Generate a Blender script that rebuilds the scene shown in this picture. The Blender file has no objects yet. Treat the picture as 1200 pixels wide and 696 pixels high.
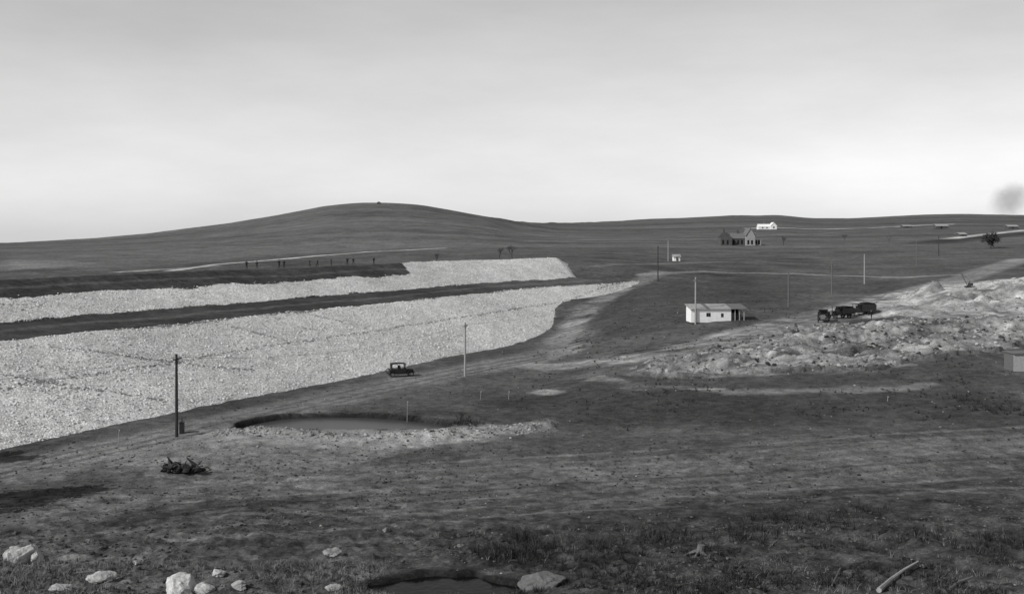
import bpy, math, random
import numpy as np
from mathutils import Vector, Matrix
random.seed(5); rng=np.random.default_rng(7)
scene=bpy.context.scene
F=1167.0; H=20.0; HY=275.0
def link(o): scene.collection.objects.link(o); return o
# ---------------- noise
R=rng.random((512,512))
def vn(x,y,s=0):
    x=x+s*17.37; y=y+s*31.71
    xi=np.floor(x).astype(int); yi=np.floor(y).astype(int)
    fx=x-xi; fy=y-yi
    fx=fx*fx*(3-2*fx); fy=fy*fy*(3-2*fy)
    a=R[xi%512,yi%512]; b=R[(xi+1)%512,yi%512]; c=R[xi%512,(yi+1)%512]; d=R[(xi+1)%512,(yi+1)%512]
    return (a*(1-fx)+b*fx)*(1-fy)+(c*(1-fx)+d*fx)*fy
def fbm(x,y,o=4,s=0):
    t=0;a=.5;n=0
    for i in range(o):
        t=t+a*vn(x*2**i,y*2**i,s+i*3); n+=a; a*=.5
    return t/n*2-1
def sst(a,b,x):
    t=np.clip((x-a)/(b-a),0,1); return t*t*(3-2*t)
# ---------------- base terrain
CP=np.array([-400,0,200,400,550,650,700,750,850,1000,1200,1600.])
CU=(CP-600)/F
ROWS=[(3,[17.9]*12),(6,[16.6]*12),(15,[12.7]*12),(30,[7.2]*12),(40,[4.7]*12),(46,[3.5]*12),(50,[2.9]*12),(60,[1.5]*9+[1.6,1.8,2]),
(80,[0]*9+[.3,.5,1]),(100,[0]*7+[.1,.4,.9,1.4,2]),(130,[0,0,0,0,0,0,.7,1.1,1.8,2.5,3,4]),
(160,[0,0,0,0,0,0,1.5,2.6,4.3,4.2,4.4,5]),(180,[0,0,0,0,0,.1,2.4,3.6,5.2,5.0,5.5,7]),
(200,[0,0,0,0,0,.8,3.2,4.4,5.6,5.6,6.5,8]),(220,[1,1,1,1,1,3.8,4,5,6,6,7.3,9]),
(235,[2,2,2,2,2,4.9,4.6,5.6,6.3,6.3,8,10]),(250,[3,3,3,3,4,5.8,5.1,6.2,6.6,6.7,8.6,11]),
(270,[4,4,4,5,6,6.8,6.3,7.5,7.2,7.2,9.2,12]),(300,[6,7,7,8,9,10.5,11,10,8,8,10,13]),
(350,[8,8,8,9,11,11.5,11.8,11,9.5,9.5,11,14]),(400,[9,9,9,10,12,12.3,12.3,12,11,11,12.5,15]),
(500,[10,11,12,13,14,14,14,14,13.5,14,15.5,18])]
LD=np.log(np.array([r[0] for r in ROWS],float)); TZ=np.array([r[1] for r in ROWS],float)
gu=np.linspace(-1.0,1.0,801); gl=np.linspace(LD[0],LD[-1],900)
T1=np.array([np.interp(gl,LD,TZ[:,j]) for j in range(12)]).T
T2=np.array([np.interp(gu,CU,T1[i]) for i in range(len(gl))])
def blur(A,n,ax):
    k=np.hanning(2*n+3)[1:-1]; k/=k.sum()
    P=np.pad(A,[(n,n) if a==ax else (0,0) for a in (0,1)],mode='edge')
    out=0
    for i,w in enumerate(k):
        sl=[slice(None)]*2; sl[ax]=slice(i,i+A.shape[ax]); out=out+w*P[tuple(sl)]
    return out
T2=blur(blur(T2,7,0),14,1)
def table(u,l):
    a=np.clip((l-gl[0])/(gl[1]-gl[0]),0,len(gl)-1.001); b=np.clip((u-gu[0])/(gu[1]-gu[0]),0,len(gu)-1.001)
    i=a.astype(int); j=b.astype(int); fa=a-i; fb=b-j
    return (T2[i,j]*(1-fb)+T2[i,j+1]*fb)*(1-fa)+(T2[i+1,j]*(1-fb)+T2[i+1,j+1]*fb)*fa
SK=[(-900,300),(-400,292),(0,285),(100,280),(170,274),(250,264),(330,251),(380,241),(415,237.5),(450,237),(490,239),(540,248),(600,259),(650,261.5),(700,260),(760,257),(850,253),(915,252),(950,256),(1000,256),(1050,253),(1120,251),(1200,252),(1600,250),(2400,256)]
SX=np.array([(p-600)/F for p,_ in SK]); SY=np.array([q for _,q in SK],float)
su=np.linspace(-2,2,2001); sy=np.interp(su,SX,SY); 
kk=np.hanning(21);kk/=kk.sum(); sy=np.convolve(np.pad(sy,10,mode='edge'),kk,'valid')
def base(x,y):
    x=np.asarray(x,float); y=np.maximum(np.asarray(y,float),3.0)
    u=x/y; l=np.log(np.minimum(y,500)); z=table(u,l)
    ds=900+900*sst(-.03,.12,u)
    zs=H+(HY-np.interp(u,su,sy))*ds/F
    f=np.clip((y-500)/(ds-500),0,1)
    z=z+(zs-z)*(f*.85+.15*f*f)
    z=z-np.clip(y-ds,0,None)*.035
    return z
# ---------------- dam
A0=np.array([-19.,146.]); AX=np.array([.49,.8717])
NP_=np.array([-.8717,.49])
def sp(x,y):
    dx=x-A0[0]; dy=y-A0[1]
    return dx*AX[0]+dy*AX[1], dx*NP_[0]+dy*NP_[1]
def damz(s,p):
    pe=p+8*sst(85,130,s)
    z=np.interp(pe,[-30,0,22.5,23.5,39,48,56,63,64,110],[-10,0,7.35,7.45,8.0,10.7,13,13,12.8,-2])
    e=s-np.interp(pe,[0,22,26,39,56,110],[165,150,128,128,150,150])
    return z-np.clip(e,0,None)*.22*sst(0,6,e)
def dmic(x,y): return fbm(x/14,y/14,3,90)*.2+fbm(x/4,y/4,2,92)*.1+fbm(x/1.1,y/1.1,3,91)*.09
def xy_of(s,p): return A0[0]+s*AX[0]+p*NP_[0], A0[1]+s*AX[1]+p*NP_[1]
DG=np.geomspace(25,3000,5000)
def G(px,py,dam=False,mic=False):
    u=(px-600)/F
    x=u*DG; rz=H-(py-HY)/F*DG
    z=(micro(x,DG) if mic else base(x,DG))
    if dam: s,p=sp(x,DG); z=np.maximum(z,damz(s,p))
    k=np.argmax(z>=rz)
    if not (z>=rz).any(): k=len(DG)-1
    return float(x[k]),float(DG[k])
def Gs(L): return [G(a,b) for a,b in L]
def seg_dist(X,Y,pl):
    best=np.full(X.shape,1e9)
    for (ax,ay),(bx,by) in zip(pl[:-1],pl[1:]):
        vx,vy=bx-ax,by-ay; L=vx*vx+vy*vy+1e-9
        t=np.clip(((X-ax)*vx+(Y-ay)*vy)/L,0,1)
        best=np.minimum(best,np.hypot(X-ax-t*vx,Y-ay-t*vy))
    return best
def inpoly(X,Y,pl):
    c=np.zeros(X.shape,bool); n=len(pl)
    for i in range(n):
        x1,y1=pl[i]; x2,y2=pl[(i+1)%n]
        if y1==y2: continue
        m=((y1>Y)!=(y2>Y))&(X<(x2-x1)*(Y-y1)/(y2-y1)+x1)
        c^=m
    return c
POND=Gs([(276,498),(310,490),(345,485.5),(400,484.5),(450,486),(490,490),(530,495),(524,501),(470,501),(420,501),(370,502),(320,504),(280,504)])
PUDZ=2.75
def onz(px,py,z): d=(H-z)*F/(py-HY); return ((px-600)/F*d,d)
PUD=[onz(a,b,PUDZ) for a,b in [(428,693),(440,684),(462,682),(478,676),(505,674),(528,677),(552,675),(566,681),(592,684),(618,689),(606,697),(560,704),(450,704)]]
def relax(pl,k=3):
    for _ in range(k):
        q=[]
        for i in range(len(pl)):
            a=pl[i];b=pl[(i+1)%len(pl)]
            q+= [(a[0]*.75+b[0]*.25,a[1]*.75+b[1]*.25),(a[0]*.25+b[0]*.75,a[1]*.25+b[1]*.75)]
        pl=q
    return pl
POND=relax(POND,2); PUD=relax(PUD,1)
SPOIL=Gs([(262,511),(300,507),(370,512),(440,514),(520,510),(600,504),(636,500)])
SPOIL2=Gs([(240,500),(300,488),(345,480),(420,478),(490,484),(545,492)])
PILES=[(1165,352,11,2.4),(1110,354,9,2.4),(1215,350,10,3.2),(1056,367,8,1.6),(1240,340,10,3),(1180,334,8,1.4),(1085,349,8,2.2),(1140,362,6,1.5),(1190,362,6,1.5),
       (850,425,5,.8),(900,418,5,.8),(930,405,5,1.0),(960,398,5,1.1),(990,392,5,1.1),(1030,388,6,1.1),(1065,390,6,1.1),(1110,386,6,1.2),(1160,382,6,1.1),(1195,384,6,1.1),(800,432,5,.6),(765,434,4,.5),(880,430,4,.6),(950,425,5,.8),(1000,412,5,.9),(1050,405,5,.9),(1100,404,5,.9),(1145,400,5,.8)]
PW=[(G(a,b),r,h) for a,b,r,h in PILES]
RUB=Gs([(735,438),(790,420),(850,408),(910,396),(925,383),(1000,380),(1060,376),(1200,372),(1320,372),(1320,400),(1210,398),(1170,413),(1080,420),(1040,432),(940,437),(850,441),(780,442)])
BANK=Gs([(640,447),(760,449),(900,441),(1040,434),(1100,420),(1210,405),(1400,400)])
CUT=Gs([(925,392),(1000,386),(1060,382),(1120,376),(1200,374),(1320,374)])
CUT2=Gs([(860,428),(940,420),(1010,414),(1080,404),(1200,398)])
CUT3=Gs([(960,404),(1040,397),(1120,391),(1200,388)])
def micro(x,y):
    x=np.asarray(x,float); y=np.asarray(y,float)
    z=base(x,y)
    z=z+fbm(x/22,y/22,4,1)*.32*np.clip(y/90,.5,1)*(1-.8*sst(400,700,y))+fbm(x/2.2,y/2.2,3,5)*.07
    z=z+sst(600,900,y)*fbm(x/70,y/70,4,9)*1.2
    nr=(y>30)&(y<260)
    X=x[nr];Y=y[nr];Z=z[nr]
    w=fbm(X/5,Y/5,3,12)
    Z=Z+sst(130,90,Y)*.07*fbm(X/.8,Y/.8,3,49)*(1+1.5*w)
    q=(Y>85)&(Y<125)&(X<8)&(X>-45)
    if q.any():
        d=seg_dist(X[q],Y[q],SPOIL); Z[q]+= .42*np.exp(-(d/1.5)**2)*(1+1.2*w[q])+.25*np.exp(-(d/2.2)**2)*fbm(X[q]/.9,Y[q]/.9,3,66)
        d=seg_dist(X[q],Y[q],SPOIL2); Z[q]+= .3*np.exp(-(d/2.2)**2)*(1+.5*w[q])
        dd=seg_dist(X[q],Y[q],POND+[POND[0]]); ins=inpoly(X[q],Y[q],POND)
        sd=np.where(ins,-dd,dd)
        Z[q]-=1.0*sst(.3,-.25,sd+.4*w[q])
    gm=sst(72,58,Y)*sst(12,22,X)
    Z=Z+gm*.7*fbm(X/2.2+Y*.12,Y/9,3,44)+sst(75,60,Y)*(.2*fbm(X/1.2,Y/1.2,3,46)+.12*fbm(X/.45,Y/.45,2,47))
    q=(Y>40)&(Y<60)&(X<6)&(X>-12)
    if q.any():
        dd=seg_dist(X[q],Y[q],PUD+[PUD[0]]); ins=inpoly(X[q],Y[q],PUD)
        sd=np.where(ins,-dd,dd)+.35*w[q]+.3*fbm(X[q]/1.1,Y[q]/1.1,2,61)
        m=sst(2.2,.3,sd); Z[q]=Z[q]*(1-m)+(PUDZ+.2+.15*fbm(X[q]/.8,Y[q]/.8,2,62))*m; Z[q]-=.7*sst(.3,-.25,sd)
    for (cx,cy),r,h in PW:
        dd=np.hypot(X-cx,(Y-cy)*.9)/r*(1+.6*w)
        Z=Z+h*np.clip(1-dd,0,1)
    q=(Y>120)&(X>10)
    if q.any():
        Xq,Yq,wq=X[q],Y[q],w[q]
        ir=inpoly(Xq+wq*3,Yq+wq*3,RUB)
        Z[q]+=ir*(.5*fbm(Xq/2.5,Yq/2.5,3,31)+.3+.3*fbm(Xq/.8,Yq/.8,2,33))
        for c_,dp in ((CUT,1.1),(CUT2,.8),(CUT3,.7)):
            d=seg_dist(Xq,Yq+wq*3,c_); Z[q]-=dp*np.exp(-(d/1.0)**2)*(1+wq)
    z=z.copy(); z[nr]=Z
    return z
def hz(x,y): return float(micro(np.array([x]),np.array([y]))[0])
def place(px,py,dam=False):
    x,y=G(px,py,dam,True)
    z=hz(x,y)
    if dam:
        s,p=sp(x,y); z=max(z,float(damz(s,p)))
    return Vector((x,y,z))
# ---------------- mesh helpers
def npmesh(name,V,Fa,mats=(),attrs=None,midx=None,smooth=True):
    me=bpy.data.meshes.new(name); n=len(V); m,k=Fa.shape
    me.vertices.add(n); me.vertices.foreach_set('co',np.ascontiguousarray(V,dtype=np.float32).ravel())
    me.loops.add(m*k); me.loops.foreach_set('vertex_index',np.ascontiguousarray(Fa,dtype=np.int32).ravel())
    me.polygons.add(m); me.polygons.foreach_set('loop_start',np.arange(0,m*k,k,dtype=np.int32))
    me.update(calc_edges=True)
    me.polygons.foreach_set('use_smooth',np.full(m,smooth))
    for mt in mats: me.materials.append(mt)
    if midx is not None: me.polygons.foreach_set('material_index',midx)
    for a,v in (attrs or {}).items():
        at=me.attributes.new(a,'FLOAT','POINT'); at.data.foreach_set('value',np.ascontiguousarray(v,dtype=np.float32).ravel())
    me.update()
    return link(bpy.data.objects.new(name,me))
def gridfaces(nr,nc):
    i=np.arange(nr-1)[:,None]*nc+np.arange(nc-1)[None,:]
    i=i.ravel(); return np.stack([i,i+1,i+nc+1,i+nc],1)
# ---------------- materials
def newmat(name):
    m=bpy.data.materials.new(name); m.use_nodes=True
    nt=m.node_tree; b=nt.nodes['Principled BSDF']; b.inputs['Specular IOR Level'].default_value=.15
    return m,nt,b
def N(nt,t,**k):
    n=nt.nodes.new(t)
    for a,v in k.items(): setattr(n,a,v)
    return n
def math_(nt,op,a,b=None,clamp=False):
    n=N(nt,'ShaderNodeMath',operation=op); n.use_clamp=clamp
    for i,v in enumerate((a,b)):
        if v is None: continue
        if isinstance(v,(int,float)): n.inputs[i].default_value=v
        else: nt.links.new(v,n.inputs[i])
    return n.outputs[0]
def noise(nt,co,scale,det=4,rough=.6):
    n=N(nt,'ShaderNodeTexNoise'); n.inputs['Scale'].default_value=scale; n.inputs['Detail'].default_value=det; n.inputs['Roughness'].default_value=rough
    nt.links.new(co,n.inputs['Vector']); return n.outputs['Fac']
def mr(nt,v,a,b,c,d):
    n=N(nt,'ShaderNodeMapRange'); nt.links.new(v,n.inputs[0])
    for i,q in enumerate((a,b,c,d)): n.inputs[i+1].default_value=q
    return n.outputs[0]
def ground_mat(name,stone,lo,hi,bump):
    m,nt,b=newmat(name); b.inputs['Roughness'].default_value=1; b.inputs['Specular IOR Level'].default_value=.03
    g=N(nt,'ShaderNodeNewGeometry'); P=g.outputs['Position']
    ta=N(nt,'ShaderNodeAttribute',attribute_name='tone').outputs['Fac']
    ra=N(nt,'ShaderNodeAttribute',attribute_name='rock').outputs['Fac']
    n1=mr(nt,noise(nt,P,.07,6,.65),.3,.7,.7,1.3)
    n2=mr(nt,noise(nt,P,.7,8,.82),.3,.7,.35,1.7)
    n3=mr(nt,noise(nt,P,6,4,.85),.3,.7,.45,1.55)
    base_=math_(nt,'MULTIPLY',math_(nt,'MULTIPLY',ta,n1),math_(nt,'MULTIPLY',n2,n3))
    v=N(nt,'ShaderNodeTexVoronoi'); v.inputs['Scale'].default_value=stone; nt.links.new(P,v.inputs['Vector'])
    sx=N(nt,'ShaderNodeSeparateColor'); nt.links.new(v.outputs['Color'],sx.inputs[0])
    ve=N(nt,'ShaderNodeTexVoronoi',feature='DISTANCE_TO_EDGE'); ve.inputs['Scale'].default_value=stone; nt.links.new(P,ve.inputs['Vector'])
    gap=mr(nt,ve.outputs['Distance'],.0,.09,.5,1)
    st=math_(nt,'MULTIPLY',mr(nt,sx.outputs[0],0,1,lo,hi),gap)
    st=math_(nt,'MULTIPLY',st,mr(nt,noise(nt,P,.25,5,.7),.3,.7,.8,1.15))
    st=math_(nt,'MULTIPLY',st,mr(nt,noise(nt,P,.035,3,.6),.35,.65,.85,1.1))
    thr=mr(nt,math_(nt,'ADD',sx.outputs[1],math_(nt,'MULTIPLY',noise(nt,P,1.5,4,.7),.8)),0,1.5,0,1)
    k=math_(nt,'MULTIPLY',math_(nt,'SUBTRACT',math_(nt,'MULTIPLY',ra,1.15),thr),6,True)
    mx=N(nt,'ShaderNodeMix',data_type='FLOAT'); nt.links.new(k,mx.inputs[0]); nt.links.new(base_,mx.inputs[2]); nt.links.new(st,mx.inputs[3])
    cc=N(nt,'ShaderNodeCombineColor')
    for i in range(3): nt.links.new(mx.outputs[0],cc.inputs[i])
    nt.links.new(cc.outputs[0],b.inputs['Base Color'])
    h=math_(nt,'ADD',math_(nt,'MULTIPLY',noise(nt,P,3,7,.8),.45),math_(nt,'MULTIPLY',math_(nt,'MULTIPLY',ve.outputs['Distance'],.8),k))
    bu=N(nt,'ShaderNodeBump'); bu.inputs['Strength'].default_value=.9; bu.inputs['Distance'].default_value=bump
    nt.links.new(h,bu.inputs['Height']); nt.links.new(bu.outputs[0],b.inputs['Normal'])
    return m
def plain(name,c,var=.25,scale=3,rough=.9,spec=.15):
    m,nt,b=newmat(name); b.inputs['Roughness'].default_value=rough; b.inputs['Specular IOR Level'].default_value=spec
    co=N(nt,'ShaderNodeTexCoord').outputs['Object']
    v=mr(nt,noise(nt,co,scale,5,.7),.25,.75,c*(1-var),c*(1+var))
    cc=N(nt,'ShaderNodeCombineColor')
    for i in range(3): nt.links.new(v,cc.inputs[i])
    nt.links.new(cc.outputs[0],b.inputs['Base Color']); return m
def tone_mat(name,rough=.95):
    m,nt,b=newmat(name); b.inputs['Roughness'].default_value=rough; b.inputs['Specular IOR Level'].default_value=.05
    ta=N(nt,'ShaderNodeAttribute',attribute_name='tone').outputs['Fac']
    P=N(nt,'ShaderNodeNewGeometry').outputs['Position']
    v=math_(nt,'MULTIPLY',ta,mr(nt,noise(nt,P,4,6,.75),.3,.7,.6,1.25))
    cc=N(nt,'ShaderNodeCombineColor')
    for i in range(3): nt.links.new(v,cc.inputs[i])
    nt.links.new(cc.outputs[0],b.inputs['Base Color'])
    bu=N(nt,'ShaderNodeBump'); bu.inputs['Strength'].default_value=.6; bu.inputs['Distance'].default_value=.1
    nt.links.new(noise(nt,P,9,5,.7),bu.inputs['Height']); nt.links.new(bu.outputs[0],b.inputs['Normal']); return m
M_ground=ground_mat('ground_soil',3.6,.16,.42,.3); M_dam=ground_mat('riprap_and_fill',3.4,.47,.8,.14)
M_stone=tone_mat('stone'); M_blade=tone_mat('dry_grass')
M_wood=plain('weathered_wood',.12,.35,6); M_pole=plain('pole_wood',.05,.3,4); M_white=plain('whitewash',.75,.12,2); M_polew=plain('pale_pole_wood',.3,.2,4)
M_dark=plain('dark_parts_and_shade',.015); M_roof=plain('roof_sheet',.3,.35,2); M_black=plain('black_paint',.018,.3,5,.4,.5)  # M_dark also paints in the shade of openings and the shed's right end
M_rubber=plain('tyre_rubber',.03); M_glass=plain('window_glass',.03,.1,2,.1,.5); M_iron=plain('iron',.05)
M_cloth=plain('dark_cloth',.03); M_skin=plain('skin',.3,.1); M_bark=plain('bark',.06,.3,5); M_masonry=plain('stone_masonry',.17,.4,1.5)
M_crate=plain('plank_boards',.34,.3,5); M_grey=plain('grey_metal',.14,.3,4)
# ---------------- terrain mesh
uu=np.concatenate([np.linspace(-3.5,-.62,60,endpoint=False),np.linspace(-.62,.62,900),np.linspace(.62,3.5,61)[1:]])
dd=np.concatenate([np.geomspace(3,34,60,endpoint=False),np.geomspace(34,700,900,endpoint=False),np.geomspace(700,2200,130,endpoint=False),np.geomspace(2200,9000,30)])
U,D=np.meshgrid(uu,dd); X=(U*D).ravel(); Y=D.ravel()
Z=micro(X,Y)
tone=np.full(X.shape,.066); rock=np.zeros(X.shape)
nb=fbm(X/30,Y/30,4,21); nf=fbm(X/6,Y/6,4,23)
tone*=1+.4*nb+.4*nf
def road(pl,w,val,soft=.5,al=1,noise_=.35):
    global tone
    pw=Gs(pl); a=np.array(pw); mg=w*3
    q=(X>a[:,0].min()-mg)&(X<a[:,0].max()+mg)&(Y>a[:,1].min()-mg)&(Y<a[:,1].max()+mg)
    d=seg_dist(X[q]+nf[q]*noise_*w,Y[q]+nf[q]*noise_*w,pw)
    m=sst(w*(1+soft)/2,w*(1-soft)/2,d)*al*(.75+.5*np.clip(nb[q]+.3,0,1))
    m=np.clip(m,0,1); tone[q]=tone[q]*(1-m)+val*m; rock[q]*=1-m*.8
def patch(pl,val,rk=None,warp=2.5,al=1,k=4):
    global tone,rock
    pw=Gs(pl) if isinstance(pl[0][0],(int,)) else pl
    a_=np.array(pw); mg=warp*4
    q=(X>a_[:,0].min()-mg)&(X<a_[:,0].max()+mg)&(Y>a_[:,1].min()-mg)&(Y<a_[:,1].max()+mg)
    Xq,Yq=X[q],Y[q]; m=np.zeros(Xq.shape)
    for i in range(k):
        a=fbm(Xq/4+i*5,Yq/4,3,50+i); b_=fbm(Xq/4,Yq/4+i*5,3,70+i)
        m+=inpoly(Xq+a*warp*(1+i*.5),Yq+b_*warp*(1+i*.5),pw)
    m=m/k*al
    tone[q]=tone[q]*(1-m)+val*m
    if rk is not None: rock[q]=rock[q]*(1-m)+rk*m
# distant fields, tone slightly lightened to stand for aerial haze
far=sst(300,600,Y)
tone=tone*(1-far)+far*(.086+.032*fbm(X/120,Y/45,4,80)+.024*fbm(X/400,Y/14,3,81))
hr=sst(.02,.1,U.ravel())*sst(600,900,Y); tone=tone*(1-hr)+hr*(.078+.035*fbm(X/300,Y/60,3,85))
patch([(0,305),(60,305),(110,309),(60,315),(0,317)],.17,.05,8,.8)
patch([(0,300),(200,292),(420,282),(520,288),(300,300),(100,318)],.11,0,10,.6)
patch([(120,520),(200,505),(330,505),(460,520),(420,545),(250,560),(150,555),(90,540)],.15,.12,3,.9)
patch([(380,470),(480,455),(560,452),(620,460),(540,480),(440,480)],.085,.05,3,.7)
patch([(660,360),(700,345),(800,330),(960,335),(930,355),(800,372),(720,395),(680,395)],.052,0,4,.8)
patch([(560,470),(700,455),(1200,460),(1200,495),(800,500),(600,495)],.038,.03,4,.75)
patch([(0,600),(250,580),(520,590),(520,640),(0,640)],.055,.03,3,.6)
patch([(600,590),(900,575),(1200,560),(1200,700),(600,700)],.045,.03,3,.8)
patch([(940,300),(1200,290),(1200,340),(1050,330)],.085,0,5,.6)
road([(0,556),(120,527),(250,500),(450,452),(560,432),(640,416),(675,395)],9,.15,.5,.95)
road([(640,428),(740,418),(830,403),(900,387),(960,372),(1040,350),(1130,326),(1200,303)],9,.185,.4,.97)
road([(700,440),(800,424),(870,410),(930,395)],7,.13,.6,.7)
road([(662,402),(672,380),(690,360),(720,343),(752,328),(775,318)],6,.15,.5,.9)
road([(752,322),(830,318),(930,321),(1060,325),(1120,322)],4,.19,.5,.9)
road([(700,312),(780,309),(860,306),(960,310)],4,.13,.5,.7)
road([(160,323),(250,310),(350,302),(430,295),(520,291)],4,.4,.4,1)
road([(60,330),(180,316),(250,312)],6,.3,.4,.6)
road([(880,268),(960,269),(1040,266),(1110,263)],14,.45,.4,.9)
road([(620,283),(760,278),(880,277),(1000,272)],8,.14,.4,.6)
road([(1090,285),(1150,278),(1200,274),(1280,270)],26,.03,.7,.9,.5)
road([(1112,280),(1150,275),(1200,270),(1280,266)],9,.4,.7,.9,.6)
road([(690,446),(760,453),(860,458),(980,457),(1080,452)],2.6,.18,.7,.8,.9)
road([(0,600),(200,578),(420,566),(700,556),(1000,540),(1300,520)],9,.11,.5,.85)
road([(0,640),(300,602),(560,592),(760,585),(1000,560),(1250,548)],5,.09,.5,.7)
for o in (-10,-2,6,15,24,34,46,58):
    road([(200,574+o),(450,556+o),(700,540+o),(900,530+o),(1200,512+o)],.7,.14 if (o//2)%2 else .028,.6,.6,.8)
road([(150,610),(300,590),(420,600),(560,630),(640,680)],.6,.03,.6,.6,.8); road([(150,616),(300,596),(410,607),(545,638),(620,690)],.6,.03,.6,.6,.8)
road([(640,600),(800,570),(950,566),(1200,580)],.6,.11,.6,.6,.8)
for o in (0,7,12):
    road([(0,548+o),(120,521+o),(250,495+o),(450,448+o),(560,429+o*.6),(640,414+o*.5)],.7,.05,.6,.6,.8)
for o in (0,6):
    road([(640,425+o),(740,414+o),(830,400+o),(900,384+o*.7),(960,369+o*.6),(1040,348+o*.4)],.7,.06,.6,.5,.8)
patch(RUB,.18,.22,3.5,1,5)
patch([(1000,372),(1040,352),(1110,335),(1200,325),(1300,325),(1300,372),(1100,374)],.22,.16,3,.95)
patch([(1110,334),(1200,325),(1200,342),(1120,345)],.34,.45,2,.9)
q=(Y>120)&(Y<260)&(X>10)&(tone>.1)
st_=fbm(X[q]/9,Y[q]/2.2,4,130); st2=fbm(X[q]/2.5,Y[q]/1.2,3,133)
tone[q]*=np.clip(1+.8*st_+.6*st2,.25,1.9); rock[q]=np.clip(rock[q]*(1+1.6*st_),0,.7)
patch([(255,514),(262,502),(300,501),(330,504),(380,504),(470,504),(560,500),(630,493),(637,501),(600,510),(500,524),(400,525),(320,521)],.22,.3,1.6,1,5)
patch([(622,462),(630,456),(655,456),(658,461),(640,464)],.25,.5,1.2,.9)
for c_ in (CUT,CUT2,CUT3):
    q=(Y>120)&(Y<230)&(X>10); d=seg_dist(X[q],Y[q]+nf[q]*3,c_); m=sst(1.4,.4,d)*np.clip(.6+nf[q],0,.85); tone[q]=tone[q]*(1-m)+.035*m; rock[q]*=1-m
patch(BANK+Gs([(1400,425),(1210,420),(1100,436),(1040,446),(900,452),(760,458),(640,456)]),.05,.12,1.5,.6)
ds_=sst(46,40,Y)*sst(0,-14,X); tone=tone*(1-.4*ds_)+.1*.4*ds_; rock=np.maximum(rock,.12*ds_)
# churned near ground: small pale and dark blotches
cn=sst(110,60,Y); tone*=1+cn*(.7*fbm(X/1.5,Y/1.5,3,140)+.5*fbm(X/.5,Y/.5,2,141))
q=Y<130
pdd=np.minimum(seg_dist(X[q],Y[q],POND+[POND[0]]),seg_dist(X[q],Y[q],PUD+[PUD[0]]))
inn=inpoly(X[q],Y[q],POND)|inpoly(X[q],Y[q],PUD)
wet=np.maximum(sst(.7,.1,pdd+.3*nf[q]),inn)
tone[q]=tone[q]*(1-.88*wet)+.012*.88*wet; rock[q]*=1-.9*wet
tone=np.clip(tone*1.3,.012,.6)
ground=npmesh('ground',np.stack([X,Y,Z],1),gridfaces(len(dd),len(uu)),[M_ground],{'tone':tone,'rock':rock})
# ---------------- dam mesh
ss=np.arange(-150,172,.45); pp=np.concatenate([np.arange(-9,64,.4),np.linspace(64,105,20)])
S_,P_=np.meshgrid(ss,pp); S=S_.ravel(); Pp=P_.ravel()
x,y=xy_of(S,Pp); z=damz(S,Pp)+dmic(x,y)
pe=Pp+8*sst(85,130,S)
w=fbm(S/9,Pp/9,4,95)*1.0+fbm(S/1.8,Pp/1.8,3,96)*.5
low=sst(-.3,.3,22.6+w*1.1-pe)
ub=np.interp(S,[60,76,84,90],[48,48,57,58])
up=sst(-.3,.3,pe-39.3+w*1.0)*sst(-.4,.4,ub+w*1.3-pe)
rk=np.clip(low+up,0,1)
tn=.05*(1+.5*fbm(x/8,y/8,4,98))
tn=np.where(pe>56,.085,tn)
wl=np.exp(-((pe-31+2*fbm(S/25,S/25,2,99))/1.2)**2)*.04; tn=tn+wl*(pe<39)*(pe>22)
wl=np.exp(-((pe-52+1.5*fbm(S/25,S/25,2,93))/.5)**2)*.04; tn=tn+wl
tn=tn+.03*sst(60,120,S)
for a,b_,c,d_ in ((-12,22,-6,13),(8,22,14,14),(-40,20,-20,6),(-50,14,-38,3),(-60,11,60,13.5),(60,13.5,150,16)):
    q=Pp<30; dl=seg_dist(S[q]+w[q]*.4,Pp[q]+w[q]*.5,[(a,b_),(c,d_)]); rk[q]*=1-.42*sst(.7,.1,dl)
dirty=sst(.15,.6,fbm(S/16,Pp/7,4,97)); 
embk=npmesh('embankment_dam',np.stack([x,y,z],1),gridfaces(len(pp),len(ss))[:,::-1],[M_dam],{'tone':np.clip(np.where(pe<23,.18,tn),.01,1),'rock':rk*(.98-.18*dirty)})
# ---------------- rocks
t=(1+5**.5)/2
ICV=np.array([(-1,t,0),(1,t,0),(-1,-t,0),(1,-t,0),(0,-1,t),(0,1,t),(0,-1,-t),(0,1,-t),(t,0,-1),(t,0,1),(-t,0,-1),(-t,0,1)])/math.hypot(1,t)
ICF=np.array([(0,11,5),(0,5,1),(0,1,7),(0,7,10),(0,10,11),(1,5,9),(5,11,4),(11,10,2),(10,7,6),(7,1,8),(3,9,4),(3,4,2),(3,2,6),(3,6,8),(3,8,9),(4,9,5),(2,4,11),(6,2,10),(8,6,7),(9,8,1)])
def rocks(name,P,S,tn):
    n=len(P); V=ICV[None]*(1+(rng.random((n,12,1))-.5)*.6)
    V=V*np.stack([.7+.6*rng.random(n),.7+.6*rng.random(n),.45+.4*rng.random(n)],1)[:,None,:]
    a=rng.random(n)*6.283; b=(rng.random(n)-.5)*.9
    ca,sa,cb,sb=np.cos(a),np.sin(a),np.cos(b),np.sin(b)
    x,y,z=V[...,0],V[...,1],V[...,2]
    y,z=y*cb[:,None]-z*sb[:,None],y*sb[:,None]+z*cb[:,None]
    x,y=x*ca[:,None]-y*sa[:,None],x*sa[:,None]+y*ca[:,None]
    V=np.stack([x,y,z],2)*S[:,None,None]+P[:,None,:]
    Fc=(ICF[None]+np.arange(n)[:,None,None]*12).reshape(-1,3)
    return npmesh(name,V.reshape(-1,3),Fc,[M_stone],{'tone':np.repeat(tn,12)},smooth=False)
n=34000
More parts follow.
